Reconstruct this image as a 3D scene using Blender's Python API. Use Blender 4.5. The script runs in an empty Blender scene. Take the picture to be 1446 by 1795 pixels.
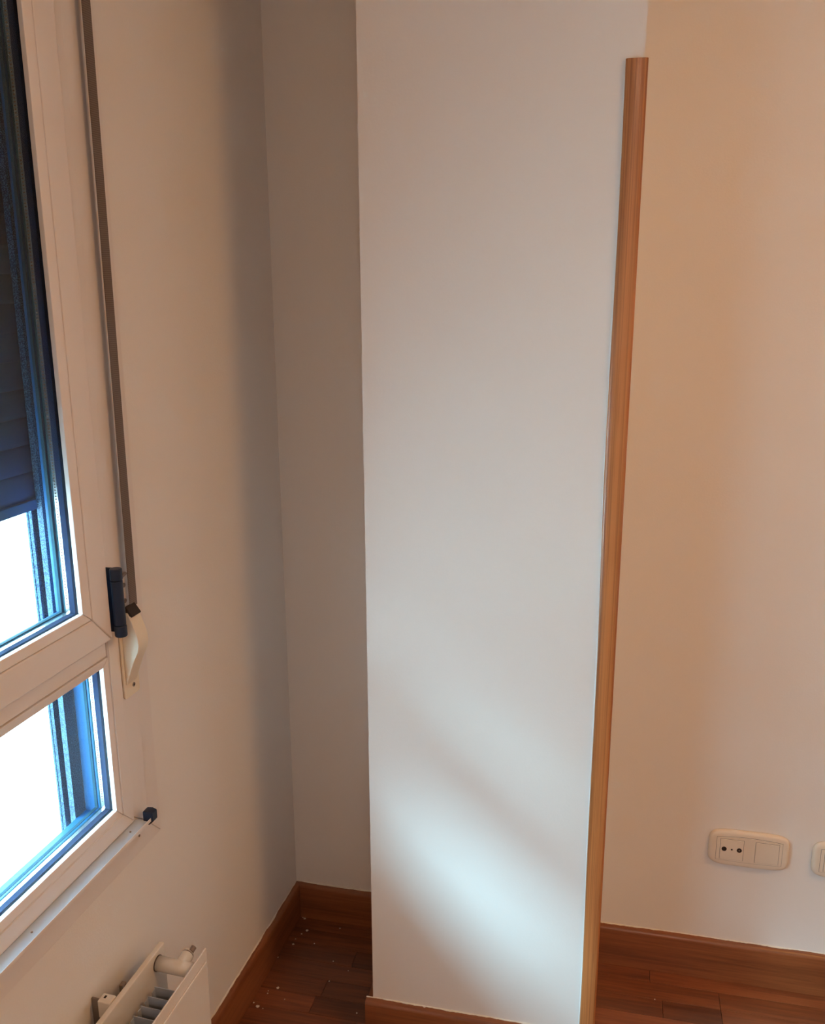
import bpy, bmesh, math, random
from mathutils import Vector, Matrix
random.seed(4)
S = bpy.context.scene
COL = S.collection

# ---------------------------------------------------------------- camera
cam_d = bpy.data.cameras.new('camera')
cam = bpy.data.objects.new('camera', cam_d); COL.objects.link(cam)
cam_d.sensor_fit = 'HORIZONTAL'; cam_d.sensor_width = 36.0; cam_d.lens = 1570.64 * 36.0 / 1446.0
cam_d.clip_start = 0.02
RW = Vector((0.9639, 0.2664, -0.0038)); UP = Vector((-0.0619, 0.2375, 0.9694)); FW = Vector((-0.2591, 0.9341, -0.2454))
cam.matrix_world = Matrix(((RW.x, UP.x, -FW.x, 0), (RW.y, UP.y, -FW.y, 0), (RW.z, UP.z, -FW.z, 1.5), (0, 0, 0, 1)))
S.camera = cam

# ---------------------------------------------------------------- world, lights, exposure
wd = bpy.data.worlds.new('sky'); S.world = wd; wd.use_nodes = True
bg = wd.node_tree.nodes['Background']; bg.inputs[0].default_value = (0.56, 0.83, 1.0, 1); bg.inputs[1].default_value = 27.5
S.view_settings.view_transform = 'Standard'; S.view_settings.look = 'None'
S.view_settings.exposure = 0.0; S.view_settings.gamma = 1.0; S.view_settings.use_curve_mapping = False
sl = bpy.data.lights.new('hazy_sun', 'SUN'); sl.energy = 6.2; sl.color = (0.47, 0.83, 1.0); sl.angle = math.radians(16)
so = bpy.data.objects.new('hazy_sun', sl); COL.objects.link(so); so.location = (-3, -3, 5)
so.rotation_euler = Vector((1.0, 1.05, -0.91)).to_track_quat('-Z', 'Y').to_euler()
LAMP_POS = (1.35, 0.72, 2.44); LAMP_W = 29.0
FILL_POS = (.55, -1.7); FILL_W = 38.0

# ---------------------------------------------------------------- materials
def new_mat(name):
    m = bpy.data.materials.new(name); m.use_nodes = True
    return m, m.node_tree, m.node_tree.nodes['Principled BSDF']
def plain(name, col, rough=0.5, metal=0.0, bump=0.0, bscale=200.0, spec=0.5, var=0.0):
    m, t, b = new_mat(name)
    b.inputs['Base Color'].default_value = (*col, 1); b.inputs['Roughness'].default_value = rough
    b.inputs['Metallic'].default_value = metal; b.inputs['Specular IOR Level'].default_value = spec
    if bump or var:
        tc = t.nodes.new('ShaderNodeTexCoord'); nz = t.nodes.new('ShaderNodeTexNoise')
        nz.inputs['Scale'].default_value = bscale; nz.inputs['Detail'].default_value = 4
        t.links.new(tc.outputs['Object'], nz.inputs['Vector'])
        if bump:
            bp = t.nodes.new('ShaderNodeBump'); bp.inputs['Strength'].default_value = bump; bp.inputs['Distance'].default_value = 0.002
            t.links.new(nz.outputs['Fac'], bp.inputs['Height']); t.links.new(bp.outputs[0], b.inputs['Normal'])
        if var:
            n2 = t.nodes.new('ShaderNodeTexNoise'); n2.inputs['Scale'].default_value = 3.0; n2.inputs['Detail'].default_value = 3
            t.links.new(tc.outputs['Object'], n2.inputs['Vector'])
            mx = t.nodes.new('ShaderNodeMix'); mx.data_type = 'RGBA'
            mx.inputs[6].default_value = (*[c * (1 - var) for c in col], 1); mx.inputs[7].default_value = (*[min(1, c * (1 + var)) for c in col], 1)
            t.links.new(n2.outputs['Fac'], mx.inputs[0]); t.links.new(mx.outputs[2], b.inputs['Base Color'])
    return m
def wood(name, c1, c2, rough=0.35, scale=1.0, rnd=0.0, coat=0.0, axis=0, bump=0.15, along=2.2):
    """grain runs along local axis `axis`"""
    m, t, b = new_mat(name)
    tc = t.nodes.new('ShaderNodeTexCoord'); mp = t.nodes.new('ShaderNodeMapping')
    sc = [160 * scale] * 3; sc[axis] = along * 2.7
    mp.inputs['Scale'].default_value = sc
    t.links.new(tc.outputs['Object'], mp.inputs['Vector'])
    n1 = t.nodes.new('ShaderNodeTexNoise'); n1.inputs['Scale'].default_value = 1.0; n1.inputs['Detail'].default_value = 6; n1.inputs['Roughness'].default_value = 0.6; n1.inputs['Distortion'].default_value = 0.6
    t.links.new(mp.outputs[0], n1.inputs['Vector'])
    mp2 = t.nodes.new('ShaderNodeMapping'); sc2 = [30 * scale] * 3; sc2[axis] = along; mp2.inputs['Scale'].default_value = sc2
    t.links.new(tc.outputs['Object'], mp2.inputs['Vector'])
    n2 = t.nodes.new('ShaderNodeTexNoise'); n2.inputs['Scale'].default_value = 1.0; n2.inputs['Detail'].default_value = 3
    t.links.new(mp2.outputs[0], n2.inputs['Vector'])
    ad = t.nodes.new('ShaderNodeMix'); ad.data_type = 'FLOAT'; ad.inputs[0].default_value = 0.45
    t.links.new(n1.outputs['Fac'], ad.inputs[2]); t.links.new(n2.outputs['Fac'], ad.inputs[3])
    cr = t.nodes.new('ShaderNodeValToRGB'); cr.color_ramp.elements[0].position = 0.38; cr.color_ramp.elements[1].position = 0.60
    cr.color_ramp.elements[0].color = (*c1, 1); cr.color_ramp.elements[1].color = (*c2, 1)
    t.links.new(ad.outputs[0], cr.inputs[0])
    out = cr.outputs[0]
    if rnd:
        oi = t.nodes.new('ShaderNodeObjectInfo'); hs = t.nodes.new('ShaderNodeHueSaturation'); mr = t.nodes.new('ShaderNodeMapRange')
        mr.inputs[3].default_value = 1 - rnd; mr.inputs[4].default_value = 1 + rnd
        t.links.new(oi.outputs['Random'], mr.inputs[0]); t.links.new(mr.outputs[0], hs.inputs['Value'])
        t.links.new(out, hs.inputs['Color']); out = hs.outputs[0]
        # shift the grain from piece to piece
        vm = t.nodes.new('ShaderNodeVectorMath'); vm.operation = 'ADD'; cm = t.nodes.new('ShaderNodeCombineXYZ'); ml = t.nodes.new('ShaderNodeMath'); ml.operation = 'MULTIPLY'; ml.inputs[1].default_value = 37.0
        t.links.new(oi.outputs['Random'], ml.inputs[0]); t.links.new(ml.outputs[0], cm.inputs[0]); t.links.new(ml.outputs[0], cm.inputs[1])
        t.links.new(tc.outputs['Object'], vm.inputs[0]); t.links.new(cm.outputs[0], vm.inputs[1])
        t.links.new(vm.outputs[0], mp.inputs['Vector']); t.links.new(vm.outputs[0], mp2.inputs['Vector'])
    t.links.new(out, b.inputs['Base Color'])
    b.inputs['Roughness'].default_value = rough; b.inputs['Coat Weight'].default_value = coat; b.inputs['Coat Roughness'].default_value = 0.2
    bp = t.nodes.new('ShaderNodeBump'); bp.inputs['Strength'].default_value = bump; bp.inputs['Distance'].default_value = 0.001
    t.links.new(n1.outputs['Fac'], bp.inputs['Height']); t.links.new(bp.outputs[0], b.inputs['Normal'])
    return m

M = {}
M['wall'] = plain('wall_paint', (0.87, 0.855, 0.84), 0.72, bump=0.12, bscale=260, spec=0.3, var=0.012)
M['pillar'] = plain('pillar_paint', (0.88, 0.875, 0.87), 0.6, bump=0.10, bscale=220, spec=0.3, var=0.01)
M['ceiling'] = plain('ceiling_paint', (0.88, 0.87, 0.86), 0.8)
M['caulk'] = plain('caulk', (0.80, 0.76, 0.70), 0.7)
M['base'] = wood('baseboard_wood', (0.17, 0.052, 0.018), (0.29, 0.098, 0.034), 0.32, 1.0, coat=0.3)
M['floorwood'] = wood('floor_wood', (0.125, 0.037, 0.015), (0.25, 0.079, 0.029), 0.30, 0.8, rnd=0.28, coat=0.35)
M['trim'] = wood('oak_trim', (0.26, 0.088, 0.026), (0.58, 0.22, 0.073), 0.34, 1.9, axis=2, bump=0.3, coat=0.3, along=0.9)
M['pvc'] = plain('white_lacquer', (0.84, 0.81, 0.80), 0.28, spec=0.5)
M['joint'] = plain('dark_joint', (0.10, 0.08, 0.07), 0.8)
M['blue'] = plain('blue_lacquer', (0.014, 0.115, 0.30), 0.45, spec=0.25, bump=0.1, bscale=700)
M['navy'] = plain('navy_plastic', (0.007, 0.024, 0.065), 0.42)
M['gasket'] = plain('dark_rubber', (0.008, 0.022, 0.065), 0.9, spec=0.08)
M['seal'] = plain('dark_teal_seal', (0.012, 0.06, 0.09), 0.8, spec=0.15)
M['slat'] = plain('shutter_slat_paint', (0.03, 0.11, 0.22), 0.6, spec=0.2)
M['alu'] = plain('aluminium', (0.75, 0.80, 0.82), 0.25, metal=0.9)
M['ledge'] = plain('ledge_sky_tint', (0.62, 0.72, 0.84), 0.16, spec=0.8)  # bluish sky reflection is put into the base colour
M['strap'] = plain('strap_fabric', (0.19, 0.145, 0.115), 0.9)
M['ivory'] = plain('ivory_plastic', (0.84, 0.75, 0.60), 0.32)
M['steel'] = plain('dull_steel', (0.30, 0.25, 0.22), 0.4, metal=0.8)
M['dark'] = plain('dark_hole', (0.02, 0.012, 0.01), 0.6)
M['rad'] = plain('radiator_enamel', (0.80, 0.75, 0.68), 0.22)
M['fin'] = plain('radiator_fin_shade', (0.42, 0.47, 0.55), 0.5)  # bluish grey shade between the panels is put into this colour
M['plate'] = plain('cream_plastic', (0.82, 0.72, 0.60), 0.35)
M['paint'] = plain('paint_drop', (0.80, 0.72, 0.66), 0.6)
M['facade'] = plain('pale_render', (0.62, 0.62, 0.61), 0.9, var=0.03)
M['paving'] = plain('pale_paving', (0.80, 0.80, 0.79), 0.9, var=0.05)
# strap weave
t = M['strap'].node_tree; b = t.nodes['Principled BSDF']; tc = t.nodes.new('ShaderNodeTexCoord'); wv = t.nodes.new('ShaderNodeTexWave')
wv.bands_direction = 'Z'; wv.inputs['Scale'].default_value = 110; cr = t.nodes.new('ShaderNodeValToRGB')
cr.color_ramp.elements[0].color = (0.13, 0.105, 0.09, 1); cr.color_ramp.elements[1].color = (0.20, 0.165, 0.145, 1)
t.links.new(tc.outputs['Object'], wv.inputs['Vector']); t.links.new(wv.outputs['Fac'], cr.inputs[0]); t.links.new(cr.outputs[0], b.inputs['Base Color'])
# speckled (frosted, dusty) guide rail paint
m, t, b = new_mat('dusty_blue_aluminium'); M['dusty'] = m
tc = t.nodes.new('ShaderNodeTexCoord'); nz = t.nodes.new('ShaderNodeTexNoise'); nz.inputs['Scale'].default_value = 620; nz.inputs['Detail'].default_value = 2
cr = t.nodes.new('ShaderNodeValToRGB'); cr.color_ramp.elements[0].position = 0.46; cr.color_ramp.elements[1].position = 0.60
cr.color_ramp.elements[0].color = (0.010, 0.035, 0.075, 1); cr.color_ramp.elements[1].color = (0.09, 0.20, 0.31, 1)
t.links.new(tc.outputs['Object'], nz.inputs['Vector']); t.links.new(nz.outputs['Fac'], cr.inputs[0]); t.links.new(cr.outputs[0], b.inputs['Base Color']); b.inputs['Roughness'].default_value = 0.6; b.inputs['Specular IOR Level'].default_value = 0.2
# glass: clear, faintly green, Fresnel reflection
m = bpy.data.materials.new('pane_glass'); m.use_nodes = True; t = m.node_tree; t.nodes.clear(); M['glass'] = m
o_ = t.nodes.new('ShaderNodeOutputMaterial'); tr = t.nodes.new('ShaderNodeBsdfTransparent'); gl = t.nodes.new('ShaderNodeBsdfGlossy'); mx = t.nodes.new('ShaderNodeMixShader'); lw = t.nodes.new('ShaderNodeLayerWeight'); pw = t.nodes.new('ShaderNodeMath'); fr = t.nodes.new('ShaderNodeMath')
tr.inputs[0].default_value = (0.955, 0.975, 0.97, 1); gl.inputs['Roughness'].default_value = 0.0; lw.inputs['Blend'].default_value = 0.5
pw.operation = 'POWER'; pw.inputs[1].default_value = 4.5; fr.operation = 'MULTIPLY_ADD'; fr.inputs[1].default_value = 0.85; fr.inputs[2].default_value = 0.012
t.links.new(lw.outputs['Facing'], pw.inputs[0]); t.links.new(pw.outputs[0], fr.inputs[0])
t.links.new(fr.outputs[0], mx.inputs[0]); t.links.new(tr.outputs[0], mx.inputs[1]); t.links.new(gl.outputs[0], mx.inputs[2]); t.links.new(mx.outputs[0], o_.inputs[0])
# ---------------------------------------------------------------- helpers
def link(name, bm, mat, parent=None, matrix=None, smooth=False, bevel=0.0, seg=2):
    bmesh.ops.recalc_face_normals(bm, faces=bm.faces)
    me = bpy.data.meshes.new(name); bm.to_mesh(me); bm.free()
    me.materials.append(mat)
    o = bpy.data.objects.new(name, me); COL.objects.link(o)
    if matrix is not None: o.matrix_world = matrix
    if parent is not None: o.parent = parent          # parents are unrotated unless stated; matrix is then local
    if smooth:
        for p in me.polygons: p.use_smooth = True
    if bevel:
        md = o.modifiers.new('bevel', 'BEVEL'); md.width = bevel; md.segments = seg; md.limit_method = 'ANGLE'; md.angle_limit = math.radians(35)
        for p in me.polygons: p.use_smooth = True
        wn = o.modifiers.new('normals', 'WEIGHTED_NORMAL'); wn.keep_sharp = False
    return o
def box(bm, x0, x1, y0, y1, z0, z1):
    v = [bm.verts.new((x, y, z)) for x in (x0, x1) for y in (y0, y1) for z in (z0, z1)]
    for f in ((0, 1, 3, 2), (4, 6, 7, 5), (0, 4, 5, 1), (2, 3, 7, 6), (0, 2, 6, 4), (1, 5, 7, 3)): bm.faces.new([v[i] for i in f])
def bx(*a):
    bm = bmesh.new(); box(bm, *a); return bm
def prism(bm, pts, fn, a, c):
    """extrude polygon pts; fn(p, t) -> xyz"""
    A = [bm.verts.new(fn(p, a)) for p in pts]; B = [bm.verts.new(fn(p, c)) for p in pts]; n = len(pts)
    bm.faces.new(A); bm.faces.new(B[::-1])
    for i in range(n): bm.faces.new((A[i], A[(i + 1) % n], B[(i + 1) % n], B[i]))
def tube(bm, p0, p1, r0, r1=None, n=20):
    r1 = r0 if r1 is None else r1
    p0 = Vector(p0); p1 = Vector(p1); d = (p1 - p0).normalized()
    a = d.orthogonal().normalized(); c = d.cross(a)
    A = []; B = []
    for i in range(n):
        q = 2 * math.pi * i / n; e = a * math.cos(q) + c * math.sin(q)
        A.append(bm.verts.new(p0 + e * r0)); B.append(bm.verts.new(p1 + e * r1))
    bm.faces.new(A); bm.faces.new(B[::-1])
    for i in range(n): bm.faces.new((A[i], A[(i + 1) % n], B[(i + 1) % n], B[i]))
def empty(name, loc=(0, 0, 0), rz=0.0):
    o = bpy.data.objects.new(name, None); COL.objects.link(o); o.location = loc; o.rotation_euler = (0, 0, rz); o.empty_display_size = 0.05
    return o
def tag(o, label=None, cat=None, group=None, kind=None):
    if label: o['label'] = label
    if cat: o['category'] = cat
    if group: o['group'] = group
    if kind: o['kind'] = kind
    return o

# ---------------------------------------------------------------- geometry constants (metres)
X0 = -0.7846; YK = 1.7553            # left wall plane, corner with the back wall
ANG = 0.0510273                      # the back wall is not quite square to the window wall
CA, SA = math.cos(ANG), math.sin(ANG)
BW = Matrix.Translation((X0, YK, 0)) @ Matrix.Rotation(ANG, 4, 'Z')   # back-wall frame: x along wall, y into wall, z up
CEIL = 2.5; XR = 2.6; YF = -2.4
WT = 0.135                           # wall thickness at the window
# window opening
HY0, HY1, HZ0, HZ1 = -0.35, 1.168, 0.640, 2.26

# ---------------------------------------------------------------- shell
bm = bmesh.new()
box(bm, X0 - WT, X0, YF - .1, HY0, -.02, CEIL); box(bm, X0 - WT, X0, HY1, YK + .0, -.02, CEIL)
box(bm, X0 - WT, X0, HY0, HY1, -.02, HZ0); box(bm, X0 - WT, X0, HY0, HY1, HZ1, CEIL)
tag(link('wall_left', bm, M['wall']), 'white painted wall holding the window, left of the corner', 'wall', kind='structure')
tag(link('wall_back', bx(-.14, 3.42, 0, .12, -.02, CEIL), M['wall'], matrix=BW), 'white back wall running behind the pillar', 'wall', kind='structure')
yr = YK + (XR - X0) * math.tan(ANG)
tag(link('wall_right', bx(XR, XR + .1, YF, yr - .002, -.02, CEIL), M['wall']), 'white wall on the right of the room', 'wall', kind='structure')
tag(link('wall_front', bx(X0, XR + .1, YF - .1, YF, -.02, CEIL), M['wall']), 'white wall behind the camera', 'wall', kind='structure')
tag(link('ceiling', bx(X0 - WT, XR + .1, YF - .1, yr + .15, CEIL, CEIL + .1), M['ceiling']), 'white ceiling', 'ceiling', kind='structure')
# pillar
PX0, PX1, PY = 0.2785, 0.716, -0.3182
bm = bx(PX0, PX1, PY, -.0005, 0.0, CEIL - .0005)
pillar = tag(link('wall_pillar', bm, M['pillar'], matrix=BW), 'white square pillar standing out from the back wall', 'pillar', kind='structure')

# floor: base slab + planks in rows parallel to the back wall
fl = tag(link('floor', bx(X0 - .0, XR, YF, yr, -.06, -.009), M['floorwood']), 'reddish brown strip wood floor', 'floor', kind='structure')
PW = 0.0490; PT = 0.0088
rows = []
def clipx(yp):   # first x' inside the left wall for a row at y'
    return yp * math.tan(ANG) + 0.001
far = bmesh.new(); plank_mesh = {}
fixed = {1: [0.985, 0.62, 0.30], 2: [0.864, 0.985, 1.33, 0.52, 0.18], 0: [0.41, 0.84, 1.26], 3: [0.72, 1.11, 0.36], 4: [0.55, 0.93, 0.14]}
rng = random.Random(11)
for k in range(84):
    y1 = -k * PW; y0 = y1 - PW + 0.0006
    if k == 0: y1 = -0.001
    xs = clipx(y0); xe = 3.36
    cuts = sorted(fixed[k]) if k in fixed else []
    if not cuts:
        x = xs + rng.uniform(.08, .38)
        while x < xe: cuts.append(x); x += rng.uniform(.28, .46)
    else:
        x = cuts[-1] + rng.uniform(.28, .4)
        while x < xe: cuts.append(x); x += rng.uniform(.28, .46)
    cuts = [xs] + [c for c in cuts if c < xe - .05] + [xe]
    for a_, c_ in zip(cuts, cuts[1:]):
        top = rng.uniform(-.0003, .0)
        if k < 20 and a_ < 1.75 and c_ - a_ > .04:
            o = link('plank', bx(a_ + .0003, c_ - .0003, y0, y1, -PT, top), M['floorwood'], bevel=0.0005, seg=1)
            o.matrix_world = BW; o.parent = fl
        else:
            # clip the loose end at the slanted side wall
            P0 = BW @ Vector((c_, y0, 0))
            if P0.x > XR - .002:
                c2 = c_ - (P0.x - XR + .002) / CA
            else: c2 = c_
            if c2 - a_ < .02: continue
            if (BW @ Vector((a_, y0, 0))).y < YF + .01: continue
            v = len(far.verts); box(far, a_ + .0003, c2 - .0003, y0, y1, -PT, top)
o = link('floor_planking', far, M['floorwood'], matrix=BW); o.parent = fl; o['kind'] = 'stuff'
for o in fl.children: o.matrix_parent_inverse = Matrix.Identity(4)

# ---------------------------------------------------------------- baseboards (profile: rounded top)
def baseboard(name, length, mtx, label, h=0.0918, th=0.0135, e0=0.0, e1=0.0, caulk=True, seed=1, wob=0.0010):
    """local x along, y=0 at wall, board on -y side; e0/e1 mitre: front edge shorter(+)/longer(-) at each end"""
    prof = [(0, .0004), (-th, .0004), (-th, h - .010), (-th + .0012, h - .0065), (-th + .0035, h - .003), (-th + .0075, h - .0008), (0, h)]
    bm = bmesh.new(); n = len(prof); N = max(2, int(length / .03)); rg = random.Random(seed); rings = []
    for i in range(N + 1):
        u = i / N; ring = []
        for (py, pz) in prof:
            f = -py / th; x = (e0 * f) + u * (length - e0 * f - e1 * f)
            ring.append(bm.verts.new((x, py - .0003, pz)))
        rings.append(ring)
    for i in range(N):
        for j in range(n): bm.faces.new((rings[i][j], rings[i][(j + 1) % n], rings[i + 1][(j + 1) % n], rings[i + 1][j]))
    bm.faces.new(rings[0]); bm.faces.new(rings[-1][::-1])
    o = link(name, bm, M['base'], matrix=mtx)
    for p in o.data.polygons: p.use_smooth = abs(p.normal.x) < .5
    o.data.set_sharp_from_angle(angle=math.radians(40)) if hasattr(o.data, 'set_sharp_from_angle') else None
    tag(o, label, 'baseboard', kind='structure')
    if caulk:   # uneven line of wall paint and filler along the top edge
        bm = bmesh.new(); NN = int(length / .004); A = []; cur = .001
        for i in range(NN + 1):
            x = length * i / NN; cur += rg.uniform(-.0006, .0006); cur = min(.0024, max(.0001, cur)); hh = cur * .55 + (rg.uniform(.0005, .0012) if rg.random() < .02 else 0)
            A.append([bm.verts.new((x, -.0003, h + .0012)), bm.verts.new((x, -.0012 - hh * 1.6, h + .0006)), bm.verts.new((x, -.0012 - hh * 2.0, h - .0006)), bm.verts.new((x, -.0003, h - .0006))])
        for i in range(NN):
            for j in range(4): bm.faces.new((A[i][j], A[i][(j + 1) % 4], A[i + 1][(j + 1) % 4], A[i + 1][j]))
        bm.faces.new(A[0]); bm.faces.new(A[-1][::-1])
        c = link('caulk_line', bm, M['caulk'], parent=o); c['label'] = 'uneven whitish line of wall paint along the top edge'
    return o
TB = 0.0135
baseboard('baseboard_back', PX0 - .0006, BW, 'dark brown wooden baseboard in the shaded niche left of the pillar', e0=TB, seed=3)
baseboard('baseboard_right', 3.38 - PX1 - .008, BW @ Matrix.Translation((PX1 + .0072, 0, 0)), 'brown wooden baseboard below the sockets right of the pillar', h=.0985, seed=5)
baseboard('baseboard_pillar', PX1 - PX0 + .006, BW @ Matrix.Translation((PX0 - TB, PY, 0)), 'light brown baseboard across the foot of the pillar', e0=-0.0, seed=6)
# left side of pillar
baseboard('baseboard_niche', -PY - TB - .001, BW @ Matrix.Translation((PX0, PY + .0004, 0)) @ Matrix.Rotation(-math.pi / 2, 4, 'Z') @ Matrix.Scale(-1, 4, (1, 0, 0)) if False else BW @ Matrix.Translation((PX0, -TB - .001, 0)) @ Matrix.Rotation(-math.pi / 2, 4, 'Z'), 'brown baseboard along the hidden left side of the pillar', seed=8, caulk=False)
LY0 = -2.38
baseboard('baseboard_left', YK - LY0, Matrix.Translation((X0, LY0, 0)) @ Matrix.Rotation(math.pi / 2, 4, 'Z'), 'reddish brown baseboard under the window beside the radiator', e1=TB, seed=9)
baseboard('baseboard_front', 2.2, Matrix.Translation((2.4, YF, 0)) @ Matrix.Rotation(math.pi, 4, 'Z'), 'brown baseboard behind the camera', caulk=False, seed=2)

# ---------------------------------------------------------------- oak corner guard on the pillar's right edge
tx0, tx1, tt = 0.6900, 0.7215, 0.0055
prof = [(tx0, -.0002), (tx0, -.0030), (tx0 + .0015, -.0046), (tx0 + .0040, -tt), (tx1 - .0045, -tt), (tx1 - .0018, -tt + .0012), (tx1 - .0004, -tt + .0035), (tx1, -.001), (tx1, .028), (tx1 - .0022, .030), (PX1 + .0003, .030), (PX1 + .0003, -.0002)]
bm = bmesh.new(); NZ = 60; rings = []
for i in range(NZ + 1):
    z = .0005 + 1.8205 * i / NZ
    wob = .0009 * math.sin(z * 3.1 + .4) + .0005 * math.sin(z * 9)
    bow = -0.0035 * math.sin(math.pi * z / 1.82)        # the long strip bows very slightly
    ring = []
    for (px, py) in prof:
        f = (tx1 - px) / (tx1 - tx0)
        ring.append(bm.verts.new((px + max(0, f) * (wob * 2 + bow * .0), PY + py, z)))
    rings.append(ring)
n = len(prof)
for i in range(NZ):
    for j in range(n): bm.faces.new((rings[i][j], rings[i][(j + 1) % n], rings[i + 1][(j + 1) % n], rings[i + 1][j]))
bm.faces.new(rings[0]); bm.faces.new(rings[-1][::-1])
tr_o = tag(link('trim_1', bm, M['trim'], matrix=BW), 'tall orange oak corner guard on the right edge of the pillar', 'trim', kind='structure')
for p in tr_o.data.polygons: p.use_smooth = True
if hasattr(tr_o.data, 'set_sharp_from_angle'): tr_o.data.set_sharp_from_angle(angle=math.radians(50))
bm = bmesh.new(); A = []; rg = random.Random(5)
for i in range(300):
    z = .10 + 1.70 * i / 299; wv_ = .0012 + .0009 * math.sin(z * 14) * math.sin(z * 5.3) + rg.uniform(0, .0003)
    fx = tx0 + (.0009 * math.sin(z * 3.1 + .4) + .0005 * math.sin(z * 9)) * 2
    A.append([bm.verts.new((fx + .0006, PY - .0002, z)), bm.verts.new((fx - wv_, PY - .0002, z)), bm.verts.new((fx - wv_ * .6, PY - .0014, z)), bm.verts.new((fx + .0006, PY - .0026, z))])
for i in range(299):
    for j in range(4): bm.faces.new((A[i][j], A[i][(j + 1) % 4], A[i + 1][(j + 1) % 4], A[i + 1][j]))
bm.faces.new(A[0]); bm.faces.new(A[-1][::-1])
c = link('caulk_line', bm, M['pillar']); c.parent = tr_o; c['label'] = 'thin white bead of paint along the left edge'
c.matrix_parent_inverse = Matrix.Identity(4)

# ---------------------------------------------------------------- window
W = tag(empty('window_1', (X0, 0, 0)), 'white framed window with blue outer side, opening sash above a fixed pane', 'window', kind='structure')
GAP = .0007
def ring(name, yo0, yo1, zo0, zo1, yi0, yi1, zi0, zi1, dF_o, dF_i, dB, mat, bevel=0.0012, sides='blrt', label=None, parent=None):
    """mitred frame between an outer and an inner rectangle; dF_o/dF_i front depth at outer/inner edge; each member one part"""
    parent = parent or W
    g = GAP / 2
    quads = {'b': [(yo0, zo0), (yo1, zo0), (yi1, zi0), (yi0, zi0)], 't': [(yo1, zo1), (yo0, zo1), (yi0, zi1), (yi1, zi1)],
             'r': [(yo1, zo0), (yo1, zo1), (yi1, zi1), (yi1, zi0)], 'l': [(yo0, zo1), (yo0, zo0), (yi0, zi0), (yi0, zi1)]}
    out = []
    for s in sides:
        q = quads[s]; cy_ = sum(p[0] for p in q) / 4; cz_ = sum(p[1] for p in q) / 4
        pts = []
        for i, (y, z) in enumerate(q):
            if s in 'bt': y += g * 1.0 * (1 if y < cy_ else -1)
            else: z += g * 1.0 * (1 if z < cz_ else -1)
            pts.append((y, z))
        bm = bmesh.new(); fr = [dF_o, dF_o, dF_i, dF_i]
        F = [bm.verts.new((fr[i], pts[i][0], pts[i][1])) for i in range(4)]; B = [bm.verts.new((dB, pts[i][0], pts[i][1])) for i in range(4)]
        bm.faces.new(F); bm.faces.new(B[::-1])
        for i in range(4): bm.faces.new((F[i], F[(i + 1) % 4], B[(i + 1) % 4], B[i]))
        o = link(name, bm, mat, parent=parent, bevel=bevel)
        if label: o['label'] = label
        out.append(o)
    return out
def slab(name, a, mat, bevel=0.0, label=None, parent=None):
    o = link(name, bx(*a), mat, parent=parent or W, bevel=bevel)
    if label: o['label'] = label
    return o
# flat cover flange on the wall
ring('cover_strip', HY0 - .030, 1.193, .5955, HZ1 + .03, HY0 + .012, 1.1505, .640, HZ1 - .012, .0032, .0042, .0002, M['pvc'], .0008)
# main frame (white inside)
ring('frame_member', HY0 + .001, 1.1500, .641, HZ1 - .001, HY0 + .07, 1.0815, .695, HZ1 - .075, .0095, .0105, -.020, M['pvc'], .0015)
ring('frame_lip', HY0 + .040, 1.1080, .668, HZ1 - .04, HY0 + .069, 1.0822, .6943, HZ1 - .074, .0120, .0120, .0100, M['pvc'], .0008)
# blue outer half of the frame
ring('outer_frame', HY0 + .001, 1.1670, .641, HZ1 - .001, HY0 + .085, 1.0715, .7000, HZ1 - .085, -.021, -.021, -.0495, M['blue'], .001, label='blue outer side of the frame')
# transom between the sash and the fixed pane, mullion between the two halves
slab('transom', (-.020, .0085, HY0 + .07, 1.0810, .9625, 1.003), M['pvc'], .0015)
slab('outer_transom', (-.0495, -.021, HY0 + .086, 1.0710, .9480, 1.035), M['blue'], .001, 'blue outer side of the transom')
MY = .58
slab('mullion', (-.020, .0085, MY - .03, MY + .03, .696, .9620), M['pvc'], .0015)
slab('mullion', (-.020, .0085, MY - .03, MY + .03, 1.0035, HZ1 - .076), M['pvc'], .0015)
# fixed lower panes
def pane_stack(y0, y1, z0, z1, d, name='glass_pane'):
    """double glazing whose room-side face is at depth d, with gasket, spacer bar and outer seal; y0..z1 = sight size"""
    e = .012
    slab(name, (d - .004, d, y0 - e, y1 + e, z0 - e, z1 + e), M['glass'])
    slab(name, (d - .026, d - .022, y0 - e, y1 + e, z0 - e, z1 + e), M['glass'])
    ring('gasket', y0 - e, y1 + e, z0 - e, z1 + e, y0, y1, z0, z1, d - .0042, d - .0042, d - .0130, M['gasket'], 0)
    ring('spacer_bar', y0 - e, y1 + e, z0 - e, z1 + e, y0, y1, z0, z1, d - .0132, d - .0132, d - .0190, M['alu'], 0)
    ring('outer_seal', y0 - e, y1 + e, z0 - e, z1 + e, y0, y1, z0, z1, d - .0191, d - .0191, d - .0219, M['seal'], 0)
    ring('outer_gasket', y0 - .0009, y1 + .0009, z0 - .0009, z1 + .0009, y0, y1, z0, z1, d - .0261, d - .0261, d - .0310, M['seal'], 0)
    # perforations of the spacer bar on the far jamb
    bm = bmesh.new(); z = z0 + .012
    while z < z1 - .006:
        box(bm, d - .0172, d - .0152, y1 - .0004, y1 + .001, z, z + .0016); z += .0042
    o = link('spacer_slots', bm, M['joint'], parent=W); o['kind'] = 'stuff'
zl0, zl1, yl1 = .7085, .9480, 1.0700
for (ya, yb) in ((MY + .045, yl1), (HY0 + .085, MY - .045)):
    ring('glazing_bead', ya - .0130, yb + .0106, zl0 - .0127, zl1 + .0135, ya, yb, zl0, zl1, .0105, .0082, .0006, M['pvc'], .0008)
    pane_stack(ya, yb, zl0, zl1, .0002)
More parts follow.
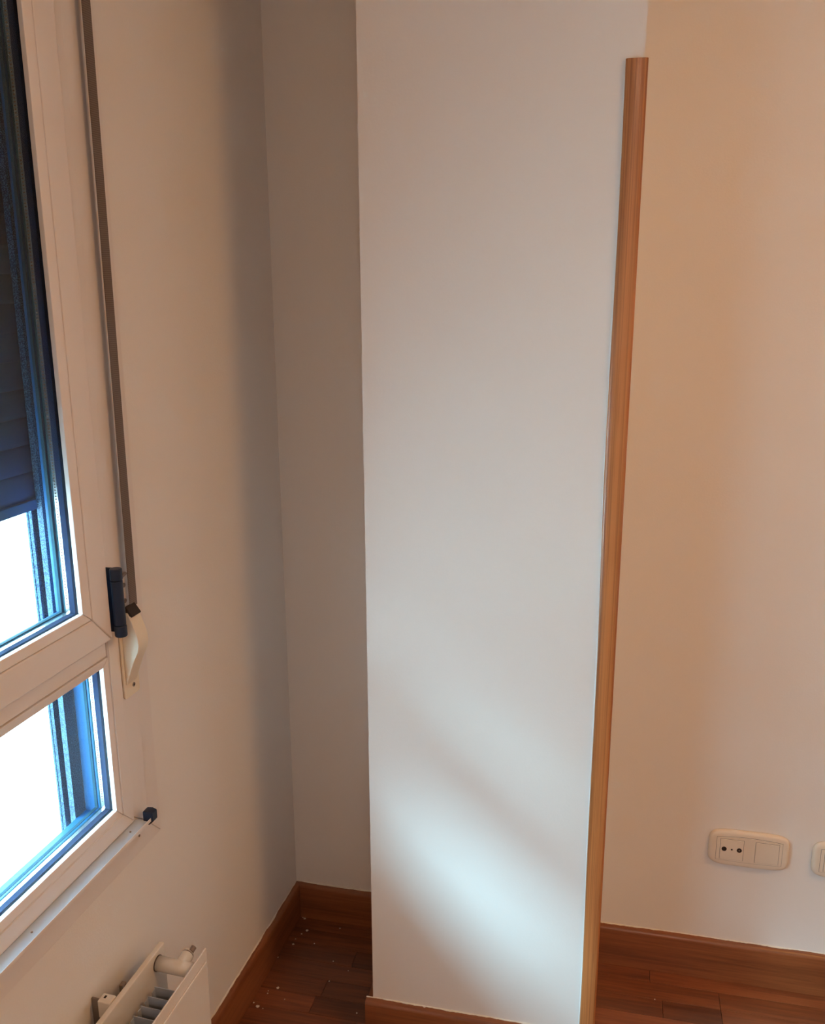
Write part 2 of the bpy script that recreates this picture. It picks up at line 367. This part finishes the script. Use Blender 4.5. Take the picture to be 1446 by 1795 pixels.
# opening sashes
def sash(y0, y1, z0, z1, seed):
    iy0, iy1, iz0, iz1 = y0 + .0422, y1 - .0422, z0 + .0450, z1 - .0422   # bead groove
    ring('sash_member', y0, y1, z0, z1, iy0, iy1, iz0, iz1, .0275, .0275, .0095, M['pvc'], .0022)
    gy0, gy1, gz0, gz1 = iy0 + .0160, iy1 - .0165, iz0 + .0150, iz1 - .0160
    ring('glazing_bead', iy0 + .0011, iy1 - .0011, iz0 + .0011, iz1 - .0011, gy0, gy1, gz0, gz1, .0272, .0245, .0170, M['pvc'], .0010)
    pane_stack(gy0, gy1, gz0, gz1, .0168)
    ring('outer_sash', y0 + .012, y1 - .012, z0 + .012, z1 - .012, gy0 - .001, gy1 + .001, gz0 - .001, gz1 + .001, -.0095, -.0095, -.0195, M['blue'], .001, label='blue outer side of the sash')
SY1 = 1.0722
sash(MY + .002, SY1, .9955, 2.200, 1)
sash(-.30, MY - .002, .9955, 2.200, 2)
# ledge channel at the foot of the frame, with end cap
slab('drip_ledge', (.0106, .0345, HY0 + .02, 1.1130, .6640, .6668), M['ledge'], .0004, 'pale ledge strip at the foot of the window, bluish sky reflection in its colour')
slab('ledge_lip', (.0345, .0358, HY0 + .02, 1.1180, .6640, .6700), M['pvc'], .0007)
bm = bmesh.new()
prism(bm, [(.0205, .660), (.0205, .679), (.031, .6805), (.0385, .678), (.0385, .663), (.031, .656), (.0205, .657)], lambda p, tt_: (p[0], tt_, p[1]), 1.1182, 1.1330)
o = link('end_cap', bm, M['navy'], parent=W, bevel=.0015); o['label'] = 'navy blue plastic end cap'
bm = bmesh.new(); tube(bm, (.022, 1.080, .6667), (.022, 1.080, .6676), .0016, n=10); o = link('screw', bm, M['steel'], parent=W)
bm = bmesh.new(); tube(bm, (.022, .846, .6667), (.022, .846, .6676), .0016, n=10); o = link('screw', bm, M['steel'], parent=W)
bm = bmesh.new(); tube(bm, (.0042, 1.128, .6260), (.0050, 1.128, .6260), .0022, n=10); o = link('screw', bm, M['steel'], parent=W)
# navy hinge barrel on the sash corner
hy, hx = 1.0835, .0350
bm = bmesh.new(); tube(bm, (hx, hy, 1.0152), (hx, hy, 1.0835), .0086, n=28); hg = link('hinge', bm, M['navy'], parent=W, bevel=.0008); hg['label'] = 'navy blue hinge barrel at the lower corner of the sash'
bm = bmesh.new(); tube(bm, (hx, hy, .9965), (hx, hy, 1.0146), .0091, n=28); link('hinge_cap', bm, M['navy'], parent=hg, bevel=.0022)
bm = bmesh.new(); tube(bm, (hx, hy, 1.0841), (hx, hy, 1.1020), .0091, n=28); link('hinge_cap', bm, M['navy'], parent=hg, bevel=.0018)
bm = bmesh.new(); box(bm, .0106, .030, 1.0900, 1.0950, .9990, 1.0990); link('hinge_leaf', bm, M['navy'], parent=hg, bevel=.0008)

# shutter guide rail (C channel) outside, and reveal
gy = 1.047
slab('guide_rail', (-.0535, -.0500, gy, 1.0900, .655, 2.24), M['dusty'], .0005, 'dusty blue shutter guide rail')
slab('guide_rail', (-.0790, -.0755, gy, 1.0900, .655, 2.24), M['dusty'], .0005)
slab('guide_web', (-.0753, -.0537, 1.0850, 1.0900, .655, 2.24), M['blue'])
slab('guide_brush', (-.0600, -.0537, gy + .001, gy + .006, .655, 2.24), M['dusty'])
slab('guide_brush', (-.0753, -.0700, gy + .001, gy + .006, .655, 2.24), M['dusty'])
slab('guide_rail', (-.0790, -.0500, HY0 + .06, HY0 + .10, .655, 2.24), M['dusty'], .0005)
slab('reveal_lining', (-.132, -.0502, 1.1560, 1.1675, .6405, 2.258), M['blue'], 0, 'blue lining of the outer reveal')

# ---------------------------------------------------------------- roller shutter, lowered half way
RS = tag(empty('roller_shutter', (X0 - .065, 0, 1.2)), 'dark blue slatted roller shutter lowered half way outside the upper glass', 'shutter')
sh = None; z = .0085; k = 0
def slat_bm(h):
    bm = bmesh.new(); pts = []
    for i in range(7):
        q = i / 6; pts.append((.0042 * math.sin(math.pi * q) , -.5 * h + h * q))
    pr = pts + [(p[0] - .004, p[1]) for p in pts[::-1]]
    prism(bm, pr, lambda p, t_: (p[0], t_, p[1]), HY0 + .072, 1.0640)
    box(bm, -.0050, -.0041, HY0 + .072, 1.0640, .5 * h - .003, .5 * h + .005)
    return bm
H = .0385
while 1.2 + z + H < 2.21:
    if sh is None:
        o = link('slat', slat_bm(H - .0006), M['slat'], parent=RS); sh = o.data
        for p in sh.polygons: p.use_smooth = abs(p.normal.y) < .5
    else:
        o = bpy.data.objects.new('slat', sh); COL.objects.link(o); o.parent = RS
    o.location = (0, 0, z + H / 2); z += H; k += 1
bm = bmesh.new(); box(bm, -.006, .006, HY0 + .072, 1.064, -.006, .0085); o = link('bottom_bar', bm, M['slat'], parent=RS, bevel=.001)

# ---------------------------------------------------------------- shutter strap
ST = tag(empty('shutter_strap', (X0 + .022, 1.139, 1.0235)), 'long dark grey woven shutter strap hanging beside the window', 'strap')
def strap_piece(p0, p1, w=.0188, th=.0013):
    bm = bmesh.new(); n = 40; R_ = []
    for i in range(n + 1):
        u = i / n; x = p0[0] + (p1[0] - p0[0]) * u; y = p0[1] + (p1[1] - p0[1]) * u; z = p0[2] + (p1[2] - p0[2]) * u
        R_.append([bm.verts.new((x + a, y + b_, z)) for a, b_ in ((0, -w / 2), (th, -w / 2), (th, w / 2), (0, w / 2))])
    for i in range(n):
        for j in range(4): bm.faces.new((R_[i][j], R_[i][(j + 1) % 4], R_[i + 1][(j + 1) % 4], R_[i + 1][j]))
    bm.faces.new(R_[0]); bm.faces.new(R_[-1][::-1]); return bm
link('band', strap_piece((0, 0, 0), (-.002, .0165, 1.42)), M['strap'], parent=ST)
# strap winder on the wall
SW = tag(empty('strap_winder', (X0, 1.13, .95)), 'ivory tilted shutter strap winder on the wall below the strap', 'strap winder')
bm = bmesh.new()
def rrect(y0, y1, z0, z1, r, n=5):
    pts = []
    for (cy_, cz_, a0) in ((y1 - r, z0 + r, -90), (y1 - r, z1 - r, 0), (y0 + r, z1 - r, 90), (y0 + r, z0 + r, 180)):
        for i in range(n + 1):
            q = math.radians(a0 + 90 * i / n); pts.append((cy_ + r * math.cos(q), cz_ + r * math.sin(q)))
    return pts
prism(bm, rrect(-.0205, .0200, -.0720, .0720, .004), lambda p, t_: (t_, p[0], p[1]), .0107, .0145)
link('base_plate', bm, M['ivory'], parent=SW, bevel=.0008)
# tilted body: side profile in (depth, z)
prof = [(.0147, -.0500), (.0170, -.0470), (.0230, -.0300), (.0320, -.0080), (.0400, .0080), (.0425, .0200), (.0415, .0330), (.0330, .0580), (.0270, .0700), (.0147, .0700)]
bm = bmesh.new(); prism(bm, prof, lambda p, t_: (p[0], t_, p[1]), -.0160, .0120)
link('winder_body', bm, M['ivory'], parent=SW, bevel=.0022, seg=3)
bm = bmesh.new(); prism(bm, [(.0210, .0703), (.0330, .0630), (.0345, .0650), (.0245, .0790), (.0210, .0790)], lambda p, t_: (p[0], t_, p[1]), -.0140, .0105)
o = link('strap_slot', bm, M['dark'], parent=SW, bevel=.0006); o['label'] = 'dark mouth where the strap enters'
bm = bmesh.new(); tube(bm, (.0146, .004, -.0560), (.0153, .004, -.0560), .0036, n=16); sc_ = link('screw', bm, M['steel'], parent=SW)
bm = bmesh.new(); tube(bm, (.0153, .004, -.0560), (.0156, .004, -.0560), .0016, n=8); link('screw_slot', bm, M['dark'], parent=sc_)
# strap guide (metal bracket with two screws)
SG = tag(empty('strap_guide', (X0, 1.125, 1.055)), 'small white metal bracket with two screws between hinge and strap', 'bracket')
bm = bmesh.new(); prism(bm, rrect(-.010, .006, -.028, .022, .003), lambda p, t_: (t_, p[0], p[1]), .0107, .0165); link('bracket_plate', bm, M['pvc'], parent=SG, bevel=.0008)
for zz in (.006, -.019):
    bm = bmesh.new(); tube(bm, (.0165, .0005, zz), (.0185, .0005, zz), .0036, n=14); link('screw', bm, M['steel'], parent=SG)
bm = bmesh.new(); tube(bm, (.026, -.031, .022), (.020, .004, .024), .0026, n=12); o = link('guide_arm', bm, M['steel'], parent=SG)

# ---------------------------------------------------------------- radiator
RD = tag(empty('radiator', (X0, 1.1080, .447)), 'cream double panel radiator on the wall below the window', 'radiator')
RLEN = 1.25; RH = .40
def rad_panel(d0, d1, grooves):
    bm = bmesh.new(); box(bm, d0, d1, -RLEN, 0.0, -RH, 0.0)
    return bm
bp_ = link('back_panel', rad_panel(.0385, .0480, False), M['rad'], parent=RD, bevel=.0018, seg=3)
fp = link('front_panel', bx(.1188, .1215, -RLEN, .0055, -RH, -.0005), M['rad'], parent=RD, bevel=.0006, seg=2)
link('water_channel', bx(.1095, .1187, -RLEN + .01, -.002, -RH + .01, -.032), M['rad'], parent=fp, bevel=.002)
# raised border line and field of the front panel
ringp = []
bm = bmesh.new()
pts_o = (-RLEN + .018, -.0005, -RH + .0175, -.0205)
box(bm, .1214, .1245, pts_o[0], pts_o[1], pts_o[2], pts_o[3])
link('panel_field', bm, M['rad'], parent=fp, bevel=.0014, seg=2)
bm = bmesh.new(); tube(bm, (.0478, -.0245, -.021), (.1187, -.0245, -.021), .0120, n=30); link('header_pipe', bm, M['rad'], parent=RD, smooth=True)
bm = bmesh.new(); tube(bm, (.0482, -.0245, -.021), (.0497, -.0245, -.021), .0130, n=30); link('pipe_collar', bm, M['joint'], parent=RD)
bm = bmesh.new(); tube(bm, (.0885, -.020, -.020), (.0885, .0005, -.0175), .0108, n=24); bv = link('bleed_valve', bm, M['rad'], parent=RD, bevel=.001)
bm = bmesh.new(); tube(bm, (.0885, .0007, -.0174), (.0885, .0022, -.0172), .0104, n=24); link('valve_ring', bm, M['steel'], parent=bv)
bm = bmesh.new(); tube(bm, (.0885, .0024, -.0170), (.0885, .0060, -.0166), .0092, n=10); link('valve_nut', bm, M['rad'], parent=bv)
bm = bmesh.new(); tube(bm, (.0935, .0040, -.0125), (.0945, .0125, -.0100), .0048, n=12); link('valve_screw', bm, M['steel'], parent=bv)
fm = None
for i in range(56):
    y = -.0550 - i * .0205
    if y < -RLEN + .03: break
    if fm is None:
        bm = bmesh.new(); box(bm, .0600, .1090, -.0012, 0, -RH + .05, 0)      # U section: web and two short flanges
        box(bm, .1060, .1090, -.0105, -.0013, -RH + .05, -.002); box(bm, .0600, .0612, -.0100, -.0012, -RH + .05, -.003)
        o = link('convector_fin', bm, M['fin'], parent=RD); fm = o.data
    else:
        o = bpy.data.objects.new('convector_fin', fm); COL.objects.link(o); o.parent = RD
    o.location = (0, y, -.037)
for yy in (-.132, -.95):
    bk = link('wall_bracket', bx(.0160, .0380, yy - .009, yy + .009, -.030, .001), M['rad'], parent=RD, bevel=.002)
    link('bracket_arm', bx(.0005, .0158, yy - .0015, yy + .0015, -.150, -.004), M['steel'], parent=RD)
    link('bracket_clip', bx(.0310, .0384, yy + .026, yy + .036, -.012, .003), M['steel'], parent=RD, bevel=.001)
    link('bracket_hole', bx(.022, .0255, yy - .001, yy + .004, .0008, .0014), M['dark'], parent=bk)

# ---------------------------------------------------------------- socket plates on the back wall
def super_pts(cx_, cz_, a, b_, n=5.0, N=64):
    out = []
    for i in range(N):
        q = 2 * math.pi * i / N; c_, s_ = math.cos(q), math.sin(q)
        out.append((cx_ + a * math.copysign(abs(c_) ** (2 / n), c_), cz_ + b_ * math.copysign(abs(s_) ** (2 / n), s_)))
    return out
def plate_bm(a, b_):
    """domed oblong frame, bulging top and bottom edges; local x along wall, -y out"""
    bm = bmesh.new(); R_ = []
    for (k_, d) in ((1.0, .0), (1.0, .003), (.985, .006), (.955, .0085), (.90, .0098), (.82, .0100)):
        aa = a - (1 - k_) * b_ * 1.3; bb = b_ - (1 - k_) * b_ * 1.3
        R_.append([bm.verts.new((p[0], -.0003 - d, p[1] )) for p in super_pts(0, 0, aa, bb)])
    N = len(R_[0])
    for i in range(len(R_) - 1):
        for j in range(N): bm.faces.new((R_[i][j], R_[i][(j + 1) % N], R_[i + 1][(j + 1) % N], R_[i + 1][j]))
    bm.faces.new(R_[0]); bm.faces.new(R_[-1][::-1]); return bm
def socket_plate(name, xc, zc, label, cat, a=.0815, b_=.0425, tv=True):
    loc = BW @ Vector((xc, 0, zc)); P = tag(empty(name, loc, ANG), label, cat)
    link('cover_plate', plate_bm(a, b_), M['plate'], parent=P, smooth=True)
    # arched raised field inside the plate
    bm = bmesh.new(); top = [(-.066 + .132 * i / 16, .0265 + .0045 * (1 - ((i - 8) / 8) ** 2)) for i in range(17)]; bot = [(.066 - .132 * i / 16, -.0265 - .0020 * (1 - ((i - 8) / 8) ** 2)) for i in range(17)]
    prism(bm, top + bot, lambda p, t_: (p[0], -t_, p[1]), .0098, .0112); link('inner_frame', bm, M['plate'], parent=P, bevel=.0003)
    bm = bmesh.new(); prism(bm, [(x_ * 1.008, z_ * 1.022) for x_, z_ in top + bot], lambda p, t_: (p[0], -t_, p[1]), .0098, .01045); link('frame_joint', bm, M['joint'], parent=P)
    for i, xm in enumerate((-.0350, .0360)):
        link('module_gap', bx(xm - .0240, xm + .0240, -.01135, -.0105, -.0243, .0243), M['joint'], parent=P)
        mo = link('socket_module' if i == 0 and tv else 'blank_module', bx(xm - .0234, xm + .0234, -.0125, -.0105, -.0237, .0237), M['plate'], parent=P, bevel=.0006)
        if i == 0 and tv:
            mo['label'] = 'antenna module with two round jacks and a small screw'
            for (xx, rr) in ((-.0155, .0052), (.0, .0020), (.0152, .0052)):
                bm = bmesh.new(); tube(bm, (xm + xx, -.0124, .0008), (xm + xx, -.0128, .0008), rr, n=22); jk = link('jack_hole' if rr > .003 else 'screw_hole', bm, M['dark'], parent=mo)
                if xx > .01:
                    bm = bmesh.new(); tube(bm, (xm + xx, -.0124, .0008), (xm + xx, -.0133, .0008), .0016, n=14); j2 = link('jack_pin', bm, M['steel'], parent=mo)
    return P
socket_plate('antenna_socket', 1.0255, .3310, 'cream double wall plate with two dark antenna jacks and a blank square', 'socket')
socket_plate('wall_socket', 1.2330, .3300, 'cream wall plate cut off by the right edge of the photo', 'socket', tv=False)

# ---------------------------------------------------------------- dried drops of paint on the floor
drops = [((-.7602, 1.7401), .0032, 'white paint drop on the floor nearest the niche corner'), ((-.7390, 1.7024), .0036, 'second white paint drop from the niche corner'),
         ((-.7528, 1.6509), .0028, 'white paint drop by the left baseboard in the middle of the niche'), ((-.7330, 1.5167), .0036, 'oblong white paint drop in front of the niche by the left baseboard'),
         ((-.7530, 1.4570), .0045, 'largest white paint drop nearest the camera by the left baseboard')]
small = [(-.7542, 1.6682), (-.7056, 1.6657), (-.7470, 1.6880), (-.7497, 1.5026), (-.7480, 1.4960), (-.7660, 1.4640), (-.7400, 1.4540), (-.6430, 1.6238), (-.6303, 1.5643), (-.6000, 1.6050), (-.6650, 1.7300), (-.7704, 1.6022), (-.7050, 1.4900), (-.5420, 1.4950), (-.7660, 1.7430)]
def drop(x, y, r, label, group=None, sd=0):
    rg = random.Random(sd); bm = bmesh.new(); n = 14; rr = [r * rg.uniform(.75, 1.15) for _ in range(n)]
    c = bm.verts.new((x, y, .0011)); R1 = []; R0 = []
    for i in range(n):
        q = 2 * math.pi * i / n
        R1.append(bm.verts.new((x + rr[i] * .7 * math.cos(q), y + rr[i] * .7 * math.sin(q), .0009))); R0.append(bm.verts.new((x + rr[i] * math.cos(q), y + rr[i] * math.sin(q), .0000)))
    for i in range(n):
        j = (i + 1) % n; bm.faces.new((c, R1[i], R1[j])); bm.faces.new((R1[i], R0[i], R0[j], R1[j]))
    bm.faces.new(R0[::-1]); o = link('paint_drop', bm, M['paint'], smooth=True); tag(o, label, 'paint drop', group)
for i, ((x, y), r, lb) in enumerate(drops): drop(x, y, r, lb, sd=i)
for i, (x, y) in enumerate(small): drop(x, y, .0013 + .0004 * (i % 3), 'tiny white paint speck on the floor of the niche', 'tiny paint specks', sd=20 + i)
drop(.068, 1.700, .0016, 'tiny white paint speck on the floor right of the pillar', sd=90)

# ---------------------------------------------------------------- ceiling lamp (above the frame) and an added fill lamp
def ceiling_lamp(x, y, watts, radius, colour, label):
    CL = tag(empty('ceiling_lamp', (x, y, CEIL)), label, 'lamp', 'round ceiling lamps above the picture')
    m = bpy.data.materials.new('lamp_glow'); m.use_nodes = True; t = m.node_tree; t.nodes.clear()
    o_ = t.nodes.new('ShaderNodeOutputMaterial'); e_ = t.nodes.new('ShaderNodeEmission'); e_.inputs[0].default_value = (*colour, 1); e_.inputs[1].default_value = watts
    t.links.new(e_.outputs[0], o_.inputs[0])
    bm = bmesh.new(); tube(bm, (0, 0, -.0005), (0, 0, -.030), radius + .01, n=40); link('lamp_base', bm, M['pvc'], parent=CL)
    bm = bmesh.new(); n = 40; rings = []
    for i in range(7):
        q = i / 6 * math.pi / 2; r_ = radius * math.cos(q) if i < 6 else .004
        rings.append([bm.verts.new((r_ * math.cos(2 * math.pi * j / n), r_ * math.sin(2 * math.pi * j / n), -.0305 - .05 * math.sin(q))) for j in range(n)])
    for i in range(6):
        for j in range(n): bm.faces.new((rings[i][j], rings[i][(j + 1) % n], rings[i + 1][(j + 1) % n], rings[i + 1][j]))
    bm.faces.new(rings[-1][::-1]); link('diffuser', bm, m, parent=CL, smooth=True)
ceiling_lamp(LAMP_POS[0], LAMP_POS[1], LAMP_W, .26, (1.0, 0.50, 0.17), 'round warm ceiling lamp to the right above the picture')
ceiling_lamp(FILL_POS[0], FILL_POS[1], FILL_W, .20, (1.0, 0.69, 0.50), 'added round fill lamp behind the camera, brightens the niche')  # added fill light for the dark niche

# ---------------------------------------------------------------- outside: street, plus a house and a slab added to shape the sky light
tag(link('street_paving', bx(-40, X0 - .4, -40, 40, -6.2, -6.0), M['paving']), 'pale paving outside the window, washed out by daylight', 'paving', kind='structure')
OB = tag(empty('added_building', (-11, 0, -6)), 'pale house added across the street to bound the sky light', 'building')  # added block, its height sets the lower edge of the sky strip
link('wall', bx(-3, 0, -30, 30, 0, 11.6), M['facade'], parent=OB)
link('roof_edge', bx(-3.2, .3, -30.2, 30.2, 11.6, 11.8), M['facade'], parent=OB)
BAL = tag(link('added_balcony_slab', bx(X0 - 1.60, X0 - WT - .002, -3, 4, 2.62, 2.80), M['facade']), 'unseen balcony slab added over the window to cut off the high sky', 'balcony')  # added blocker, its reach sets the upper edge of the sky strip
# daylight portal in the window opening
pl = bpy.data.lights.new('daylight_portal', 'AREA'); pl.shape = 'RECTANGLE'; pl.size = .62; pl.size_y = 1.5
po = bpy.data.objects.new('daylight_portal', pl); COL.objects.link(po); po.location = (X0 - .14, .40, .95); po.rotation_euler = (0, math.radians(-90), 0); pl.cycles.is_portal = True
